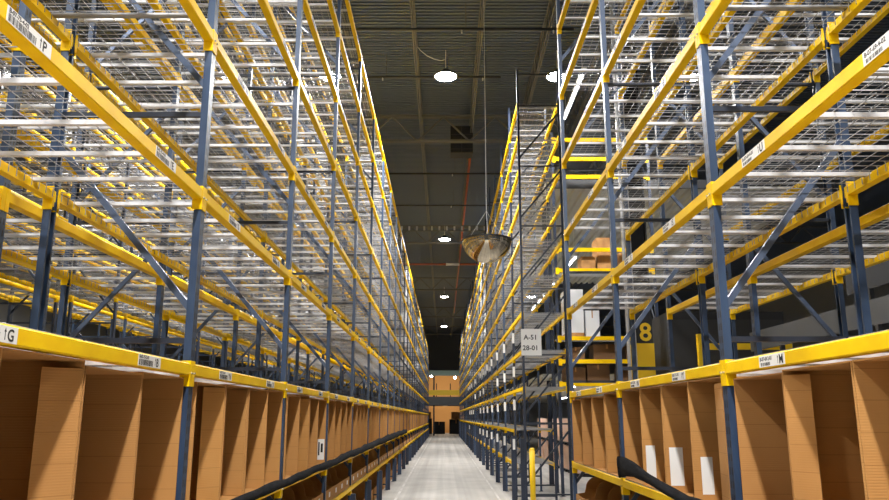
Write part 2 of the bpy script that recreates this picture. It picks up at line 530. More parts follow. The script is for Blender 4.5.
def wide_deck_mb(w, depth, f):
    """wires of one deck; x from 0 to -f*depth (frame coordinates), y from 0 to w"""
    b = MB(); r = 0.0019
    x0, x1 = -f * 0.012, -f * (depth - 0.012)
    n = 16
    for k in range(n + 1):
        y = 0.012 + (w - 0.024) * k / n
        b.box(x0, x1, y - r, y + r, 0.0735, 0.0773)
        for xx in (-f * 0.0655, -f * (depth - 0.0655)):       # wire ends turned down inside the beams
            b.box(xx - r, xx + r, y - r, y + r, 0.012, 0.073)
    m = 10
    for k in range(m + 1):
        x = x0 + (x1 - x0) * k / m
        b.box(x - r, x + r, 0.004, w - 0.004, 0.0773, 0.0811)
    return b
def support_mb(depth, f):
    x0, x1 = -f * 0.04, -f * (depth - 0.04)
    b = MB()
    b.box(x0, x1, -0.016, 0.016, 0.047, 0.050).box(x0, x1, -0.016, -0.013, 0.050, 0.073).box(x0, x1, 0.013, 0.016, 0.050, 0.073)
    return b
def far_deck_mb(w, depth, f):
    b = wide_deck_mb(w, depth, f)
    for t in (1 / 6, 0.5, 5 / 6):
        b.add(support_mb(depth, f), (0, w * t, 0))
    return b

beams, decks = [], []
for key, R in ROWS.items():
    for bay in range(len(R['ys']) - 1):
        y0, y1 = R['ys'][bay], R['ys'][bay + 1]; L = round(y1 - y0, 3)
        for li, z in enumerate(R['lv']):
            if key == 'RF' and bay == 0 and li < 2: continue      # walkway through the end bay
            for front in (True, False):
                x = R['xf'] if front else R['xr']; f = R['f'] if front else -R['f']
                w = R['w'] * (1 if (front == (R['f'] * (1 if x < 0 else -1) > 0)) else 0.75)
                if key in ('L1', 'R1') and li < 2 and not front: w *= 0.1
                if key == 'L1' and z < CAMH and bay > 6: w *= 0.7
                s = w * shows([(x, y0 + L * t, z) for t in (0.05, 0.3, 0.5, 0.7, 0.95)])
                beams.append((s, key, bay, li, front, x, f, y0, L, z))
            for h in (0, 1):
                w = R['w'] * (0.1 if key in ('L1', 'R1') and li < 2 else 1)
                xm = (R['xf'] + R['xr']) / 2
                s = w * shows([(xm, y0 + L * (0.5 * h + 0.25), z), (R['xf'], y0 + L * (0.5 * h + 0.25), z), (R['xr'], y0 + L * 0.5 * (h + 0.5), z)])
                decks.append((s, key, bay, li, h, y0, L, z))
beams.sort(key=lambda b: -b[0]); decks.sort(key=lambda b: -b[0])
NB = 300
rest = {}
for n, (s, key, bay, li, front, x, f, y0, L, z) in enumerate(beams):
    if n >= NB or s == 0:
        if n >= NB: rest.setdefault((f, L), []).append((x, y0, z))
        continue
    R = ROWS[key]
    p = pix(x, y0 + L * 0.6, z); d = p[2] if p else 99
    lab = f"yellow {'front' if front else 'rear'} beam, {R['ph']}, {ORD[bay + 1]} bay along, {tier(key, li)}"
    grp = f"load beams of the {R['ph']}"
    if d < 17 or s > 0.07:
        t = thing('rack_crossbeam', lab, 'rack beam', (x, y0, z), 0, grp)
        link('rail', cached(('rail', f, L), lambda: rail_mb(f, L).mesh('rail', 'yellow')), t)
        for e, yy in ((1, 0), (-1, L)):
            c = link('end_connector', cached(('conn', f, e), lambda: conn_mb(f, e).mesh('end_connector', 'yellow')), t, (0, yy, 0))
            if d < 13 and front:
                link('safety_pin', cached(('pin', f), lambda: pin_mb(f).mesh('safety_pin', 'chrome')), c, (0, e * 0.024, 0.012))
    else:
        t = tag(link('rack_crossbeam', cached(('fb', f, L), lambda: far_beam(f, L).mesh('rack_crossbeam', 'yellow')), None, (x, y0, z)), lab, 'rack beam', grp)
    if front and d < 32 and key in ('L1', 'R1', 'L3') and li != 0 and li != 1:
        for k, ys in enumerate(beam_spots(key, bay)):
            pl = link('location_label', cached(('plate', f), lambda: plate_mb(f).mesh('location_label', 'white')), t, (f * 0.0042, ys, 0.006))
            code = TXT.get((key, li, bay, k))
            if d < 20:
                code = code or ('B-07-7%d-%d-0%d' % ((bay + 3) % 10, 2 * (li - 1) % 10, k + 1), 'ABCDEFGHKLMNPRSTUWXY'[(bay * 5 + li * 3 + k * 7) % 20])
                wd = key == 'R1'
                link('lettering', cached(('let', code, f), lambda: lettering(code[0], code[1], f, wd).mesh('lettering', 'ink')), pl)
            else:
                link('barcode', cached(('bc', f), lambda: uvw(MB().box(-0.15, 0.03, 0.008, 0.035, 0.0012, 0.0018), f).mesh('barcode', 'ink')), pl)
stuff_mesh('rack_crossbeam', 'yellow', [(far_beam(f, L), o) for (f, L), o in rest.items()],
           'yellow load beams fading away along all the rack rows', 'rack beam')
ND = 300
restd = {}
for n, (s, key, bay, li, h, y0, L, z) in enumerate(decks):
    R = ROWS[key]; f = R['f']; depth = round(abs(R['xr'] - R['xf']), 3); w = round((L - 0.1) / 2 - 0.01, 3)
    loc = (R['xf'], y0 + 0.05 + h * (w + 0.02), z)
    if n >= ND or s == 0:
        restd.setdefault((w, depth, f), []).append(loc); continue
    p = pix(*loc); d = p[2] if p else 9
    lab = f"wire deck, {R['ph']}, {ORD[bay + 1]} bay along, {('nearer', 'further')[h]} half, {tier(key, li)}"
    grp = f"wire decks of the {R['ph']}"
    if d < 14:
        t = thing('wire_deck', lab, 'wire shelf', loc, 0, grp)
        link('wire_mesh', cached(('wm', w, depth, f), lambda: wide_deck_mb(w, depth, f).mesh('wire_mesh', 'wire')), t)
        sm = cached(('sup', depth, f), lambda: support_mb(depth, f).mesh('support_channel', 'zinc'))
        for k in (1 / 6, 0.5, 5 / 6): link('support_channel', sm, t, (0, w * k, 0))
    else:
        tag(link('wire_deck', cached(('fd', w, depth, f), lambda: far_deck_mb(w, depth, f).mesh('wire_deck', 'deck_far')), None, loc), lab, 'wire shelf', grp)
stuff_mesh('wire_deck', 'deck_far', [(far_deck_mb(*k), o) for k, o in restd.items()], 'grey wire mesh decks receding along all the rack rows', 'wire shelf')

# ------------------------------------------------------------------ cartons and bins
def carton_mb(w, h, dp, f, flap=0.0):
    """tall carton open toward the aisle: front at x=0, back at -f*dp, y 0..w"""
    t = 0.007; b = MB()
    b.box(0, -f * dp, 0, t, 0, h)
    b.box(0, -f * dp, w - t, w, 0, h)
    b.box(-f * (dp - t), -f * dp, t, w - t, 0, h)
    b.box(0, -f * (dp - t), t, w - t, 0, t)
    b.box(0, -f * (dp - t), t, w - t, h - t, h)
    return b
def bin_mb(w, h, dp, f, low):
    """low pick bin: side panels scooped down to a low front"""
    t = 0.006; b = MB()
    pr = [(0, 0), (-f * dp, 0), (-f * dp, h), (-f * 0.30, h)]
    for k in range(1, 7):
        a = PI / 2 * k / 6
        pr.append((-f * (0.30 - 0.16 * math.sin(a)), h - 0.16 * (1 - math.cos(a)) * 0.9))
    pr += [(-f * 0.12, low + 0.02), (0, low)]
    for y in (0, w - t): b.prism(pr, 'y', y, y + t)
    b.box(0, -f * t, t, w - t, 0, low)
    b.box(-f * (dp - t), -f * dp, t, w - t, 0, h)
    b.box(-f * t, -f * (dp - t), t, w - t, 0, t)
    return b
SLOTS = ('first', 'second', 'third', 'last')
def fill(key, bays, floor_bays):
    R = ROWS[key]; f = R['f']; s = 1 if key == 'L1' else -1
    zb = R['lv'][1] + 0.083; hc = R['lv'][2] - zb - 0.008
    w = 0.686 if key == 'L1' else 0.705
    vs = [cached(('carton', f, w, v), lambda: carton_mb(w, hc - v * 0.012, 0.92, f).mesh('cardboard_carton', 'carton')) for v in range(3)]
    bn = cached(('bin', f), lambda: bin_mb(w, 0.40, 0.85, f, 0.17).mesh('pick_bin', 'carton'))
    pb = cached(('bl', f), lambda: uvw(MB().box(-0.07, 0.07, 0.0, 0.07, 0, 0.001), f).mesh('bin_label', 'white'))
    for b in bays:
        for k in range(4):
            y = R['ys'][b] + (0.185 if key == 'L1' else 0.08) + k * (w + 0.012)
            if key == 'L1' and b > 14 and random.random() < 0.12: continue
            c = tag(link('cardboard_carton', random.choice(vs), None, (R['xf'] - f * random.uniform(0.008, 0.022), y, zb), random.uniform(-0.006, 0.006)),
                    f"tall open brown carton, {R['ph']}, {ORD[b + 1]} bay along, {SLOTS[k]} of four", 'cardboard box', f"tall cartons on the {R['ph']}")
            if key == 'L1' and (b, k) in ((0, 1), (1, 0), (2, 1)):
                link('front_flap', MB().prism([(-0.002, w - 0.008), (-0.12, w - 0.15), (-0.125, w - 0.146), (-0.006, w - 0.0075)], 'z', 0.01, hc - 0.04).mesh('front_flap', 'carton'), c)
            elif key == 'R1' and (b, k) == (1, 0):
                link('front_flap', MB().prism([(0.0, 0.002), (0.035, 0.24), (0.04, 0.24), (0.005, 0.002)], 'z', 0.01, hc - 0.04).mesh('front_flap', 'carton'), c)
            elif key == 'R1' and (b, k) == (0, 2):
                link('front_flap', MB().prism([(0.002, w - 0.008), (0.09, w - 0.12), (0.095, w - 0.116), (0.006, w - 0.0075)], 'z', 0.01, hc - 0.04).mesh('front_flap', 'carton'), c)
            fl = (b * 7 + k * 3 + (key == 'R1')) % 5 in (0, 2) and b < 8 and not (key == 'R1' and b < 2) and not (key == 'L1' and (b, k) in ((0, 1), (1, 0), (2, 1)))
            if fl:
                link('side_flap', cached(('flap', f), lambda: MB().prism([(-f * 0.17, w - 0.0085), (-f * 0.005, w - 0.04), (-f * 0.003, w - 0.035), (-f * 0.17, w - 0.0075)], 'z', 0.01, hc - 0.04).mesh('side_flap', 'carton')), c)
            if key == 'L1' and b == 2 and k == 3:
                q = link('shipping_label', MB().box(0, -0.10, -0.0015, -0.0002, 0, 0.28).mesh('shipping_label', 'white'), c, (-0.012, w - 0.007, 0.06))
                link('barcode', MB().box(-0.02, -0.05, -0.0022, -0.0015, 0.10, 0.22).box(-0.065, -0.085, -0.0022, -0.0015, 0.06, 0.24).mesh('barcode', 'ink'), q)
            if key == 'R1' and b == 1 and k < 3:
                ww, hh, xo = ((0.085, 0.26, 0.06), (0.11, 0.30, 0.03), (0.085, 0.29, 0.03))[k]
                link('paper_sheet', MB().box(xo, xo + ww, -0.0015, -0.0002, 0, hh).mesh('paper_sheet', 'white'), c, (0, w - 0.007, 0.06))
            zl = R['lv'][0] + 0.083
            if not (key == 'L1' and b > 20):
                t = tag(link('pick_bin', bn, None, (R['xf'] - f * 0.02, y, zl)),
                        f"low scooped cardboard bin, lowest shelf of {R['ph']}, {ORD[b + 1]} bay along, {SLOTS[k]} of four", 'cardboard bin', f"scooped bins on the {R['ph']}")
                if b < 9: link('bin_label', pb, t, (f * 0.0005, w / 2, 0.06))
            if b in floor_bays:
                fb = cached(('floorbox', f), lambda: bin_mb(w, 0.5, 0.8, f, 0.3).mesh('floor_bin', 'carton'))
                tag(link('floor_bin', fb, None, (R['xf'] - f * 0.13, y, 0)),
                    f"brown cardboard bin on the floor under {R['ph']}, {ORD[b + 1]} bay along, {SLOTS[k]} of four", 'cardboard bin', f"floor bins under the {R['ph']}")
fill('L1', range(0, 26), range(0, 14))
fill('R1', range(0, 3), range(0, 3))

# ------------------------------------------------------------------ black netting
def roll(pts, rs, n=12, seed=1, sq=1.0):
    rnd = random.Random(seed); mb = MB(); mb.tube(pts, rs, n)
    c = []
    k = 0
    for i, p in enumerate(pts):
        for j in range(n):
            v = Vector(mb.v[k]) - Vector(p); k += 1
            v *= 1 + rnd.uniform(-0.07, 0.07); v.x *= sq
            c.append(tuple(Vector(p) + v))
    mb.v = c
    return mb
pts, rs = [], []
for i in range(0, 130):
    y = 2.0 + i * 0.24
    rise = 0.0 if y < 9 else min((y - 9) / 14, 1) * 0.10
    sag = 0.008 * math.sin(y * 2.07) + 0.004 * math.sin(y * 5.3)
    pts.append((-1.57 + 0.012 * math.sin(y * 1.3), y, 1.445 + rise * 0.55 + sag)); rs.append(0.043 + rise * 0.45 + 0.004 * math.sin(y * 3.7))
tag(link('rolled_netting', roll(pts, rs, 12, 3, 0.8).mesh('rolled_netting', 'netting', True)),
    'long roll of black netting laid along the shelf edge under the cartons', 'netting')
# gathered net hanging slack from the short rack
mb = MB(); rows = []
NP = 26
for i in range(NP + 1):
    t = i / NP; y = 7.92 - t * 5.2
    zt = 1.71 - 0.17 * min(t * 2.2, 1) ** 1.2 + 0.008 * math.sin(t * 14)
    hgt = 0.075 + 0.13 * max(0, 1 - t * 4)
    x = 1.79 - 0.045 - 0.05 * math.sin(min(t * 2.4, 1) * PI / 2)
    ring = []
    for k in range(12):
        a = 2 * PI * k / 12
        fold = 1 + 0.18 * math.sin(a * 3 + t * 20)
        ring.append((x - 0.034 * math.cos(a) * fold * (0.4 + 0.6 * min(t * 4, 1)), y, zt - hgt / 2 + hgt / 2 * math.sin(a) * fold))
    rows.append(ring)
for r in rows: mb.v += r
for i in range(NP):
    for k in range(12):
        j = (k + 1) % 12
        mb.f.append((i * 12 + k, i * 12 + j, (i + 1) * 12 + j, (i + 1) * 12 + k))
mb.f += [tuple(range(12)), tuple(NP * 12 + k for k in range(12))]
tag(link('gathered_netting', mb.mesh('gathered_netting', 'netting', True)), 'black net tied to a blue post, sagging across the carton shelf edge', 'netting')

# ------------------------------------------------------------------ floor, walls, ceiling
struct('floor', MB().box(-24, 24, -8, 112, -0.1, 0), 'floor')
ZR = CAMH + 10.05
b = MB(); y = -8.0; P = 0.155
while y < 112:
    x0, x1 = -24, 24; k = len(b.v)
    prof = [(y, ZR), (y + 0.085, ZR), (y + 0.095, ZR + 0.065), (y + 0.145, ZR + 0.065), (y + P, ZR)]
    for yy, zz in prof: b.v += [(x0, yy, zz), (x1, yy, zz)]
    for i in range(4): b.f.append((k + 2 * i, k + 2 * i + 1, k + 2 * i + 3, k + 2 * i + 2))
    y += P
struct('ceiling', b, 'roof')
struct('wall_left', MB().box(-24.2, -24, -8, 112, 0, ZR), 'wall')
struct('wall_right', MB().box(24, 24.2, -8, 112, 0, ZR), 'wall')
struct('wall_back', MB().box(-24, -2.6, 96, 96.2, 0, ZR).box(2.6, 24, 96, 96.2, 0, ZR).box(-2.6, 2.6, 96, 96.2, CAMH + 5.6, ZR), 'wall')

zb = CAMH + 9.45
def joist_mb(y0, y1):
    b = MB()
    for s in (-0.028, 0.028):
        b.box(s - 0.016, s + 0.016, y0, y1, 0, 0.04)
        b.box(s - 0.016, s + 0.016, y0, y1, 0.55, 0.59)
    n = int((y1 - y0) / 0.6)
    for i in range(n):
        a = y0 + (y1 - y0) * i / n; c = y0 + (y1 - y0) * (i + 1) / n; m_ = (a + c) / 2
        b.bar((0, a, 0.02), (0, m_, 0.57), 0.02, 0.02, (1, 0, 0)); b.bar((0, m_, 0.57), (0, c, 0.02), 0.02, 0.02, (1, 0, 0))
    return b
jm = joist_mb(2, 100).mesh('roof_joist', 'joist')
for i in range(-6, 7):
    o = link('roof_joist', jm, None, (-0.75 + 1.7 * i, 0, zb)); o['kind'] = 'structure'
def girder_mb():
    b = MB()
    for z in (0, 0.85):
        for s in (-0.05, 0.05): b.box(-22, 22, s - 0.03, s + 0.03, z, z + 0.08)
    x = -21.25
    while x < 21:
        b.bar((x, 0, 0.04), (x + 0.85, 0, 0.89), 0.05, 0.05); b.bar((x + 0.85, 0, 0.89), (x + 1.7, 0, 0.04), 0.05, 0.05)
        x += 1.7
    return b
gm = girder_mb().mesh('roof_girder', 'joist')
for y in (8.7, 23.7, 38.7, 53.7, 68.7, 83.7):
    o = link('roof_girder', gm, None, (0, y, CAMH + 8.78)); o['kind'] = 'structure'

# pipes under the roof
for y, m_, x0, x1, lab in ((17.2, 'pipe_dark', -3, 3.2, 'dark sprinkler pipe under the roof deck, nearest the camera'),
                           (19.9, 'pipe_dark', -2.2, 1.6, 'short dark sprinkler pipe beside the brightest lamp'),
                           (28.6, 'pipe_dark', -4, 4, 'dark sprinkler pipe beyond the first roof girder'),
                           (33.2, 'pipe_dark', -4, 4, 'dark sprinkler pipe just before the cable ladder'),):
    t = thing('sprinkler_pipe', lab, 'pipe', (0, y, CAMH + 9.3), 0, 'sprinkler pipes under the roof')
    link('pipe', MB().tube([(x0, 0, 0), (x1, 0, 0)], 0.035, 8).mesh('pipe', m_, True), t)
    for x in (x0 + 0.5, (x0 + x1) / 2 + 0.35, x1 - 0.5):
        link('sprinkler_head', MB().tube([(x, 0, 0), (x, 0, -0.1)], 0.02, 8).mesh('sprinkler_head', 'zinc'), t)
        link('hanger_rod', MB().tube([(x + .1, 0, 0), (x + .1, 0, 0.72)], 0.008, 6).mesh('hanger_rod', 'joist'), t)
t = thing('red_pipe', 'rust red main pipe crossing under the roof between lamps', 'pipe', (0, 44.5, CAMH + 8.85))
link('pipe', MB().tube([(-6, 0, 0), (0.15, 0, 0)], 0.06, 8).mesh('pipe', 'pipe_red', True), t)
link('pipe', MB().tube([(0.95, 0, 0), (6, 0, 0)], 0.06, 8).mesh('pipe', 'pipe_red', True), t)
link('white_sleeve', MB().tube([(0.15, 0, 0), (0.95, 0, 0)], 0.085, 10).mesh('white_sleeve', 'zinc', True), t)
for x in (-4, -1.4, 1.6, 4):
    link('hanger_rod', MB().tube([(x, 0, 0), (x, 0, 1.2)], 0.01, 6).mesh('hanger_rod', 'joist'), t)
t = thing('riser_pipe', 'thin rusty pipe running lengthwise beneath the roof joists', 'pipe', (0.98, 26, CAMH + 9.36))
link('pipe', MB().tube([(0, 0, 0), (0, 44, 0)], 0.045, 8).mesh('pipe', 'pipe_red', True), t)
# cable ladder
t = thing('cable_ladder', 'pale cable ladder slung across the aisle beneath the roof', 'cable tray', (0, 36.5, CAMH + 8.9))
for z in (0, 0.26): link('side_rail', MB().box(-4, 4, -0.03, 0.03, z, z + 0.045).mesh('side_rail', 'joist'), t, (0, 0, 0))
for k in range(22): link('rung', cached('rung', lambda: MB().box(-0.045, 0.045, -0.02, 0.02, 0.04, 0.27).mesh('rung', 'zinc')), t, (-3.9 + 0.37 * k, 0, 0))
# roof fan
t = thing('roof_vent', 'dark square roof vent behind the first girder', 'vent', (0.62, 24.6, CAMH + 8.75))
link('louvre_box', MB().box(-0.38, 0.38, 0, 0.6, 0, 0.95).mesh('louvre_box', 'dark'), t)
link('louvre', MB().box(-0.36, 0.36, -0.02, 0, 0.12, 0.14).box(-0.36, 0.36, -0.02, 0, 0.38, 0.40).box(-0.36, 0.36, -0.02, 0, 0.64, 0.66).box(-0.02, 0.02, -0.02, 0, 0.02, 0.93).mesh('louvre', 'pipe_dark'), t)

# ------------------------------------------------------------------ lamps
ZL = CAMH + 8.8
def spot(parent, power, z=-0.05, size=0.5, spread=math.radians(150)):
    l = bpy.data.lights.new('lamp_light', 'SPOT'); l.energy = power; l.color = (1, 0.99, 0.98)
    l.spot_size = math.radians(166); l.spot_blend = 0.25; l.shadow_soft_size = 0.22
    link('lamp_light', l, parent, (0, 0, z - 0.03))
def highbay(x, y, power, lab, cord=False):
    t = thing('high_bay_lamp', lab, 'ceiling lamp', (x, y, ZL), 0, 'high bay lamps under the roof')
    link('housing', cached('hb1', lambda: MB().lathe([(0.001, 0.2), (0.09, 0.2), (0.12, 0.09), (0.3, 0.05), (0.31, 0.0), (0.285, 0.0)], 28).mesh('housing', 'grey_steel', True)), t)
    link('lens', cached('hb2', lambda: MB().lathe([(0.285, 0.0), (0.25, -0.025), (0.001, -0.035)], 28).mesh('lens', 'lamp_lens', True)), t)
    link('hanger', cached('hb3', lambda: MB().tube([(0, 0, 0.2), (0, 0, 0.75)], 0.012, 6).tube([(-.03, 0, .2), (0, 0, .28), (.03, 0, .2)], 0.008, 6).mesh('hanger', 'zinc')), t)
    if cord:
        c = [(0, 0, 0.5), (-0.12, 0, 0.46), (-0.3, 0, 0.5), (-0.5, 0, 0.6), (-0.68, 0, 0.76), (-0.74, 0, 0.85)]
        link('power_cord', MB().tube(c, 0.012, 6).mesh('power_cord', 'zinc', True), t)
    spot(t, power)
    return t
LP = 4400
AISLE_Y = [-0.3, 18.8, 37.8, 56.8, 75.8]
for i, y in enumerate(AISLE_Y):
    highbay(0.06, y, LP * (2.1 if i == 0 else 1.0), ['bright high bay lamp over the main aisle, above the viewer', 'brightest lamp over the main aisle, hung before the first girder',
            'second lamp along the aisle, by the cable ladder', 'third lamp along the aisle, past the rust red pipe', 'smallest lamp along the aisle, before the end wall'][i], i == 1)
for i, y in enumerate(AISLE_Y[:4]):
    highbay(-5.75, y, LP, f'high bay lamp over the side aisle behind the long rack, {ORD[i + 1]} along')
    if y < 50: highbay(-11.5, y, LP * 0.8, f'high bay lamp over the outermost side aisle, {ORD[i + 1]} along')
    highbay(6.6, y, LP * 0.42, f'high bay lamp over the conveyor area, {ORD[i + 1]} along')
highbay(-3.0, 18.8, LP * 0.4, 'lamp above the long rack, level with the brightest lamp')
highbay(3.02, 18.8, LP * 0.05, 'lamp above the cross aisle, glaring beside the short rack')

def strip(name, loc, L, rz, lab, grp, power, along_y=True, rod=0.6):
    t = thing(name, lab, 'strip light', loc, rz, grp)
    link('tray', MB().box(-0.07, 0.07, 0, L, 0.03, 0.08).mesh('tray', 'zinc'), t)
    link('tube', MB().tube([(0, 0.03, 0.005), (0, L - 0.03, 0.005)], 0.025, 8).mesh('tube', 'tube_lens', True), t)
    for y in (0.3, L - 0.3): link('hanger_rod', MB().tube([(0, y, 0.08), (0, y, rod)], 0.006, 5).mesh('hanger_rod', 'zinc'), t)
    l = bpy.data.lights.new('tube_light', 'AREA'); l.shape = 'RECTANGLE'; l.size = 0.1; l.size_y = L - 0.1; l.energy = power; l.spread = PI
    link('tube_light', l, t, (0, L / 2, -0.03))
    return t
strip('strip_light', (3.7, 18.6, CAMH + 8.9), 3.4, 0, 'pale strip light hung beside the short rack, over the cross aisle', 'strip lights', 60)

# ------------------------------------------------------------------ convex mirror dome
t = thing('dome_mirror', 'silver hemispherical dome mirror hung over the cross aisle', 'mirror', (0.79, 13.6, CAMH + 3.15))
pr = [(0.45 * math.cos(PI / 2 * k / 16), -0.42 * math.sin(PI / 2 * k / 16)) for k in range(16)] + [(0.001, -0.42)]
link('dome', MB().lathe(pr, 48).mesh('dome', 'mirror', True), t)
link('rim', MB().lathe([(0.445, 0.012), (0.462, 0.012), (0.462, -0.014), (0.445, -0.014)], 48).lathe([(0.001, 0.008), (0.45, 0.008)], 48).mesh('rim', 'rubber'), t)
for a in (0, 2.1, 4.2):
    link('suspension_wire', MB().tube([(0.42 * math.cos(a + .5), 0.42 * math.sin(a + .5), 0.01), (0, 0, 0.55)], 0.004, 5).mesh('suspension_wire', 'zinc'), t)
link('suspension_wire', MB().tube([(0, 0, 0.55), (0, 0, 6.8)], 0.005, 5).mesh('suspension_wire', 'zinc'), t)

# ------------------------------------------------------------------ sign on the end upright
t = thing('aisle_sign', 'white aisle number sign fixed on the dark end upright', 'sign', (1.765, 17.43, CAMH + 1.36))
link('panel', MB().box(0, 0.46, -0.006, 0, 0, 0.60).mesh('panel', 'white'), t)
lt = MB().add(text_mb('A-51', 0.155, 0.0006), (0.06, 0.36, 0.008)).add(text_mb('28-01', 0.155, 0.0006), (0.03, 0.12, 0.008))
link('lettering', uvw(lt, 's').mesh('lettering', 'ink'), t)
# bollard
t = thing('bollard', 'yellow steel bollard guarding the end of the tall rack', 'bollard', (1.86, 16.6, 0))
link('post', MB().tube([(0, 0, 0.01), (0, 0, 1.40)], 0.057, 20).lathe([(0.057, 1.40), (0.052, 1.425), (0.03, 1.445), (0.001, 1.45)], 20).mesh('post', 'guard_yellow', True), t)
link('base_plate', MB().box(-0.11, 0.11, -0.11, 0.11, 0, 0.012).mesh('base_plate', 'guard_yellow'), t)

# ------------------------------------------------------------------ things seen through the cross aisle and behind the short rack
t = thing('building_column', 'dark building column with yellow guard wrap and painted figure', 'column', (4.97, 19.2, 0)); t['kind'] = 'thing'
link('shaft', MB().box(-0.22, 0.22, -0.03, 0.03, 0, ZR).box(-0.22, -0.19, -0.2, 0.2, 0, ZR).box(0.19, 0.22, -0.2, 0.2, 0, ZR).mesh('shaft', 'dark'), t)
link('guard_wrap', MB().box(-0.235, 0.235, -0.24, 0.24, 0, 3.86).mesh('guard_wrap', 'guard_yellow'), t)
link('sign_plate', MB().box(-0.2, 0.2, -0.225, -0.205, 3.87, 4.9).mesh('sign_plate', 'dark'), t)
link('figure', uvw(text_mb('8', 0.62, 0.004, 'CENTER'), 's').mesh('figure', 'guard_yellow'), t, (0.04, -0.23, 3.93))
# guard gate
t = thing('guard_gate', 'yellow steel guard gate standing before dark machinery', 'gate', (5.75, 17.2, 0))
for x in (0, 2.4): link('post', MB().box(x - 0.06, x + 0.06, -0.06, 0.06, 0, 3.9).mesh('post', 'guard_yellow'), t)
for z in (3.55, 2.95, 1.2): link('rail', MB().box(0.06, 2.34, -0.04, 0.04, z, z + 0.14).mesh('rail', 'guard_yellow'), t)

# cross rack facing the viewer (bay from x 3.15 to 5.9 at y 21.2)
cy = 21.4
for x, lab in ((3.2, 'navy upright of the crosswise rack, nearest the tall rack'), (6.0, 'navy upright of the crosswise rack, behind the painted column')):
    t = thing('crosswise_upright', lab, 'rack upright', (x, cy, 0), 0, 'uprights of the crosswise rack')
    for yy in (0, 1.0): link('post', MB().box(-0.04, 0.04, yy - 0.03, yy + 0.03, 0.008, 10.3).mesh('post', 'navy'), t)
    for k in range(7):
        link('diagonal_brace', MB().bar((0, 0.03, 0.3 + k * 1.4), (0, 0.97, 1.5 + k * 1.4), 0.03, 0.03, (1, 0, 0)).mesh('diagonal_brace', 'black_steel'), t)
    for yy in (0, 1.0): link('foot_plate', MB().box(-0.08, 0.08, yy - 0.07, yy + 0.07, 0, 0.008).mesh('foot_plate', 'navy'), t)
XL = [CAMH + h for h in (0.83, 1.45, 2.09, 4.02, 4.62, 6.8, 7.35, 7.94)]
XN = ['lowest', 'second lowest', 'third lowest', 'fourth', 'fifth', 'third highest', 'second highest', 'highest']
xb = MB().box(3.24, 5.96, -0.03, 0.03, 0, 0.1)
for z, nm in zip(XL, XN):
    t = thing('crosswise_crossbeam', f'yellow beam of the crosswise rack behind the cross aisle, {nm} one', 'rack beam', (0, cy, z), 0, 'beams of the crosswise rack')
    link('rail', MB().box(3.25, 5.95, -0.04, 0.03, 0, 0.11).mesh('rail', 'yellow'), t)
    for x in (3.24, 5.96): link('end_connector', MB().box(x - 0.05, x + 0.05, -0.045, -0.03, -0.06, 0.13).mesh('end_connector', 'yellow'), t)
for z, nm in ((XL[0], 'lowest'), (XL[1], 'middle'), (XL[2], 'third'), (XL[3], 'upper')):
    tag(link('shelf_board', MB().box(3.25, 5.95, 0.03, 1.0, 0.06, 0.10).mesh('shelf_board', 'zinc'), None, (0, cy, z)),
        f'steel shelf board of the crosswise rack, {nm} one', 'shelf', 'boards of the crosswise rack')
def stack_box(x, y, z, w, d, h, m_, lab, cat='cardboard box', grp=None, rz=0):
    t = thing('closed_carton', lab, cat, (x, y, z), rz, grp)
    link('carton_body', MB().box(0, w, 0, d, 0, h).mesh('carton_body', m_), t)
    link('tape', MB().box(w * 0.46, w * 0.54, -0.002, 0, h * 0.72, h).box(w * 0.46, w * 0.54, -0.002, d, h, h + 0.002).mesh('tape', 'wood'), t)
    return t
for x, w, h, nm in ((3.4, 0.55, 0.42, 'first'), (4.0, 0.62, 0.5, 'second'), (4.9, 0.7, 0.45, 'third')):
    stack_box(x, cy + 0.1, XL[0] + 0.1, w, 0.7, h, 'carton_dark', f'closed brown carton on the lowest crosswise shelf, {nm} from the sign', grp='cartons on the crosswise rack')
for x, w, h, nm in ((3.45, 0.5, 0.36, 'first'), (4.2, 0.75, 0.44, 'second'), (5.1, 0.6, 0.4, 'third')):
    stack_box(x, cy + 0.1, XL[1] + 0.1, w, 0.7, h, 'carton_dark', f'closed brown carton on the middle crosswise shelf, {nm} from the sign', grp='cartons on the crosswise rack')
stack_box(3.95, cy + 0.1, XL[3] + 0.1, 0.4, 0.6, 0.38, 'wood', 'small tan crate on the upper crosswise shelf')
stack_box(4.42, cy + 0.15, XL[3] + 0.1, 0.42, 0.7, 0.95, 'wood', 'tall tan crate on the upper crosswise shelf')
stack_box(5.05, cy + 0.15, XL[3] + 0.1, 0.7, 0.7, 0.5, 'wood', 'wide tan crate on the upper crosswise shelf')
t = thing('wrapped_pallet', 'tall stretch-wrapped white pallet load on the crosswise rack', 'pallet load', (3.45, cy + 0.05, XL[2] + 0.1))
link('wrapped_load', MB().box(0, 0.5, 0, 0.85, 0.12, 1.35).mesh('wrapped_load', 'film'), t)
link('pallet', MB().box(0, 0.5, 0, 0.85, 0.09, 0.12).box(0, 0.5, 0, 0.1, 0, 0.09).box(0, 0.5, 0.75, 0.85, 0, 0.09).box(0, 0.5, 0.4, 0.48, 0, 0.09).mesh('pallet', 'wood'), t)
stack_box(4.0, cy + 0.1, XL[2] + 0.1, 0.4, 0.7, 0.75, 'film', 'white carton beside the stretch-wrapped pallet load')

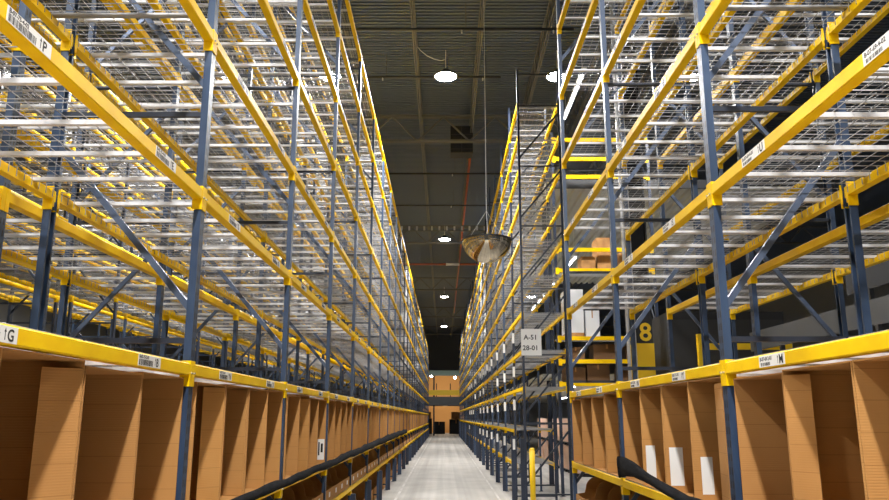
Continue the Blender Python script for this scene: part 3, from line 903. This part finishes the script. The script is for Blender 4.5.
# mezzanine decks beyond the cross aisle
def ribbed(x0, x1, y0, y1, z):
    b = MB().box(x0, x1, y0, y1, z + 0.08, z + 0.18); n = int((x1 - x0) / 0.3)
    for i in range(n):
        x = x0 + 0.3 * i
        b.prism([(x, z + 0.08), (x + 0.04, z), (x + 0.16, z), (x + 0.2, z + 0.08)], 'y', y0, y1)
    return b
o = tag(link('mezzanine_deck', ribbed(3.15, 12.0, 22.6, 40, CAMH + 6.9).mesh('mezzanine_deck', 'light_deck')), 'pale corrugated upper mezzanine deck seen from below past the mirror', 'mezzanine deck')
o = tag(link('mezzanine_deck', ribbed(3.15, 12.0, 24.5, 64, CAMH + 1.15).mesh('mezzanine_deck', 'light_deck')), 'pale lower mezzanine deck over pallets beyond the cross aisle', 'mezzanine deck')
tag(link('edge_cover_strip', MB().box(3.15, 12.0, 22.5, 22.59, CAMH + 6.86, CAMH + 7.12).mesh('edge_cover_strip', 'pipe_dark')), 'added dark strip hiding the bright front edge of the upper mezzanine deck', 'steel channel')  # dark strip added to hide the deck's brightly lit front edge
for i, y in enumerate((25.0, 33, 41, 49)):
    for j, x in enumerate((3.4, 8.6)):
        t = thing('mezzanine_post', f"dark mezzanine post, {ORD[i + 1]} back along the {('tall rack', 'pallet lane')[j]}", 'post', (x, y, 0), 0, 'posts under the mezzanine')
        link('shaft', MB().box(-0.07, 0.07, -0.07, 0.07, 0.012, CAMH + 1.14).mesh('shaft', 'navy'), t)
        link('base_plate', MB().box(-0.15, 0.15, -0.15, 0.15, 0, 0.012).mesh('base_plate', 'navy'), t)
        if y < 40: link('upper_shaft', MB().box(-0.07, 0.07, -0.07, 0.07, CAMH + 1.33, CAMH + 6.9).mesh('upper_shaft', 'navy'), t)
for i, y in enumerate((26.0, 31.0, 36.0, 41)):
    strip('strip_light', (4.4, y, CAMH + 1.0), 3.6, 0, f'strip light under the lower mezzanine deck, {ORD[i + 1]} back', 'strip lights', 60, rod=0.15)
    strip('strip_light', (6.6, y, CAMH + 1.0), 3.6, 0, f'added strip light under the lower mezzanine deck, outer line, {ORD[i + 1]} back', 'strip lights', 60, rod=0.15)  # outer row of tubes added for more light beneath the deck
for i, y in enumerate((25.5, 30.5, 35)):
    strip('strip_light', (4.5, y, CAMH + 5.3), 3.6, 0, f'strip light under the upper mezzanine deck, {ORD[i + 1]} back', 'strip lights', 45, rod=1.6)
for i, y in enumerate((28.2, 30.2, 32.2, 34.2, 36.2, 38.2)):
    for lv in range(2):
        t = thing('carton_pallet', f"pale carton pallet load, {('floor', 'upper')[lv]} layer, {ORD[i + 1]} back under the lower mezzanine", 'pallet load', (4.75, y, lv * 1.02), 0, 'pallet loads under the mezzanine')
        link('pallet', cached('pal', lambda: MB().box(0, 1.1, 0, 1.5, 0.09, 0.12).box(0, 1.1, 0, 0.12, 0, 0.09).box(0, 1.1, 0.7, 0.82, 0, 0.09).box(0, 1.1, 1.38, 1.5, 0, 0.09).mesh('pallet', 'dark')), t)
        for a in range(2):
            for c in range(2):
                link('stacked_carton', cached('sb', lambda: MB().box(0.0, 1.05, 0.01, 0.72, 0, 0.43).mesh('stacked_carton', 'pink')), t, (0.02, 0.02 + a * 0.74, 0.12 + c * 0.44))

# conveyor behind the short rack's back row
t = thing('conveyor', 'raised grey conveyor running behind the short rack', 'conveyor', (6.6, 4.0, 0))
link('side_guard', MB().box(0, 0.04, 0, 12.5, 3.45, 3.85).mesh('side_guard', 'grey_steel'), t)
link('side_guard', MB().box(0.9, 0.94, 0, 12.5, 3.45, 3.85).mesh('side_guard', 'grey_steel'), t)
link('belt', MB().box(0.05, 0.89, 0, 12.5, 3.68, 3.72).mesh('belt', 'rubber'), t)
for y in (0.8, 4.2, 7.6, 11.0):
    for x in (0.02, 0.92): link('leg', MB().box(x - 0.04, x + 0.04, y - 0.04, y + 0.04, 0, 3.45).mesh('leg', 'pipe_dark'), t)
t = thing('conveyor', 'second raised conveyor, beyond the first and higher', 'conveyor', (9.6, 4.0, 0))
link('side_guard', MB().box(0, 0.05, 0, 14, 4.9, 5.5).mesh('side_guard', 'dark'), t)
link('belt', MB().box(0.05, 1.0, 0, 14, 5.2, 5.24).mesh('belt', 'rubber'), t)
for y in (1.0, 5.0, 9.0, 13): link('leg', MB().box(-0.05, 0.05, y - 0.05, y + 0.05, 0, 4.9).mesh('leg', 'pipe_dark'), t)
t = thing('machinery_cabinet', 'dark machinery cabinet standing behind the yellow guard gate', 'machine', (5.5, 18.6, 0))
link('cabinet_body', MB().box(0, 2.8, 0, 1.6, 0.1, 4.6).mesh('cabinet_body', 'dark'), t)
for k in range(4): link('panel_door', MB().box(0.05 + k * 0.69, 0.69 + k * 0.69, -0.02, 0, 0.2, 4.4).mesh('panel_door', 'pipe_dark'), t)
link('plinth', MB().box(0.05, 2.75, 0.05, 1.55, 0, 0.1).mesh('plinth', 'rubber'), t)
# galvanised pipes standing behind the short rack
for i, (x, y) in enumerate(((3.05, 12.3), (3.05, 12.65), (5.2, 14.0))):
    tag(link('conduit_pipe', MB().tube([(x, y, 0), (x, y, ZR - 0.1)], (0.045, 0.03, 0.05)[i], 10).mesh('conduit_pipe', 'zinc', True)),
        ('galvanised riser pipe behind the short rack, the thicker of a pair', 'galvanised riser pipe behind the short rack, the thinner of a pair', 'galvanised riser pipe near the painted column')[i], 'pipe', 'riser pipes')

# ------------------------------------------------------------------ end of the aisle
zf = CAMH
tag(link('end_platform', MB().box(-2.6, 2.6, 90, 95.8, zf + 1.3, zf + 2.3).mesh('end_platform', 'grey_steel')), 'grey platform edge spanning the far end of the aisle', 'platform')
t = thing('platform_guard', 'yellow guard rail along the platform at the aisle end', 'guard rail', (0, 89.9, zf + 2.3))
link('rail', MB().box(-2.5, 2.5, -0.05, 0.05, 0.15, 0.75).mesh('rail', 'guard_yellow'), t)
for x in (-2.4, -0.8, 0.8, 2.4): link('post', MB().box(x - 0.05, x + 0.05, 0.05, 0.15, 0, 1.5).mesh('post', 'dark'), t)
tag(link('header_girder', MB().box(-2.6, 2.6, 90, 90.4, zf + 4.7, zf + 5.2).box(-2.6, 2.6, 90.05, 90.35, zf + 5.2, zf + 5.3).mesh('header_girder', 'green')), 'pale green header girder over the platform at the aisle end', 'girder')
for i, x in enumerate((-2.45, -1.1, 2.45)):
    tag(link('platform_post', MB().box(x - 0.09, x + 0.09, 90.1, 90.3, 0, zf + 4.7).mesh('platform_post', 'dark')), ('dark platform post, the one by the long rack', 'dark platform post, standing inside the opening', 'dark platform post, the one by the tall rack')[i], 'post', 'posts of the platform')
struct('wall_far_room', MB().box(-7, 7, 106, 106.2, 0, zf + 7), 'tan')
for i, (x, z, w, h, m_) in enumerate(((-2.6, 0, 1.15, 1.9, 'dark'), (-1.3, 0, 1.5, 1.5, 'dark'), (0.75, 0, 1.7, 1.8, 'dark'), (-2.5, 1.91, 0.9, 0.8, 'wood'), (1.0, 1.81, 1.1, 0.9, 'wood'))):
    stack_box(x, 99, z, w, 1.0, h, m_, ('dark crate at the aisle end, by the long rack', 'dark low crate in the middle of the aisle end', 'dark crate at the aisle end, by the tall rack',
              'tan crate atop the crate by the long rack', 'tan crate atop the crate by the tall rack')[i], 'crate')
def room_lamp(x, y, z, power, lab):
    t = thing('globe_lamp', lab, 'ceiling lamp', (x, y, z), 0, 'globe lamps at the aisle end')
    link('globe', MB().lathe([(0.001, -0.16)] + [(0.16 * math.sin(a * PI / 8), -0.16 * math.cos(a * PI / 8)) for a in range(1, 8)] + [(0.001, 0.16)], 16).mesh('globe', 'lamp_lens', True), t)
    link('hanger', MB().tube([(0, 0, 0.16), (0, 0, 0.6)], 0.015, 6).mesh('hanger', 'dark'), t)
    l = bpy.data.lights.new('lamp_light', 'POINT'); l.energy = power; l.color = (1, 0.8, 0.55); l.shadow_soft_size = 0.25
    link('lamp_light', l, t, (0, 0, -0.45))
room_lamp(-1.6, 101, zf + 5.2, 260, 'warm lamp above the platform, nearer the long rack')
room_lamp(1.5, 101, zf + 5.0, 260, 'warm lamp above the platform, nearer the tall rack')
room_lamp(0.2, 102, zf + 1.6, 200, 'warm lamp beneath the platform at the aisle end')

# ------------------------------------------------------------------ world and view
w = bpy.data.worlds.new('world'); SC.world = w; w.use_nodes = True
w.node_tree.nodes['Background'].inputs[0].default_value = (0.85, 0.92, 1.0, 1)
w.node_tree.nodes['Background'].inputs[1].default_value = 0.1
SC.cycles.diffuse_bounces = 2
vs = SC.view_settings
vs.view_transform = 'Standard'; vs.look = 'None'; vs.gamma = 1; vs.use_curve_mapping = False
vs.exposure = -0.13
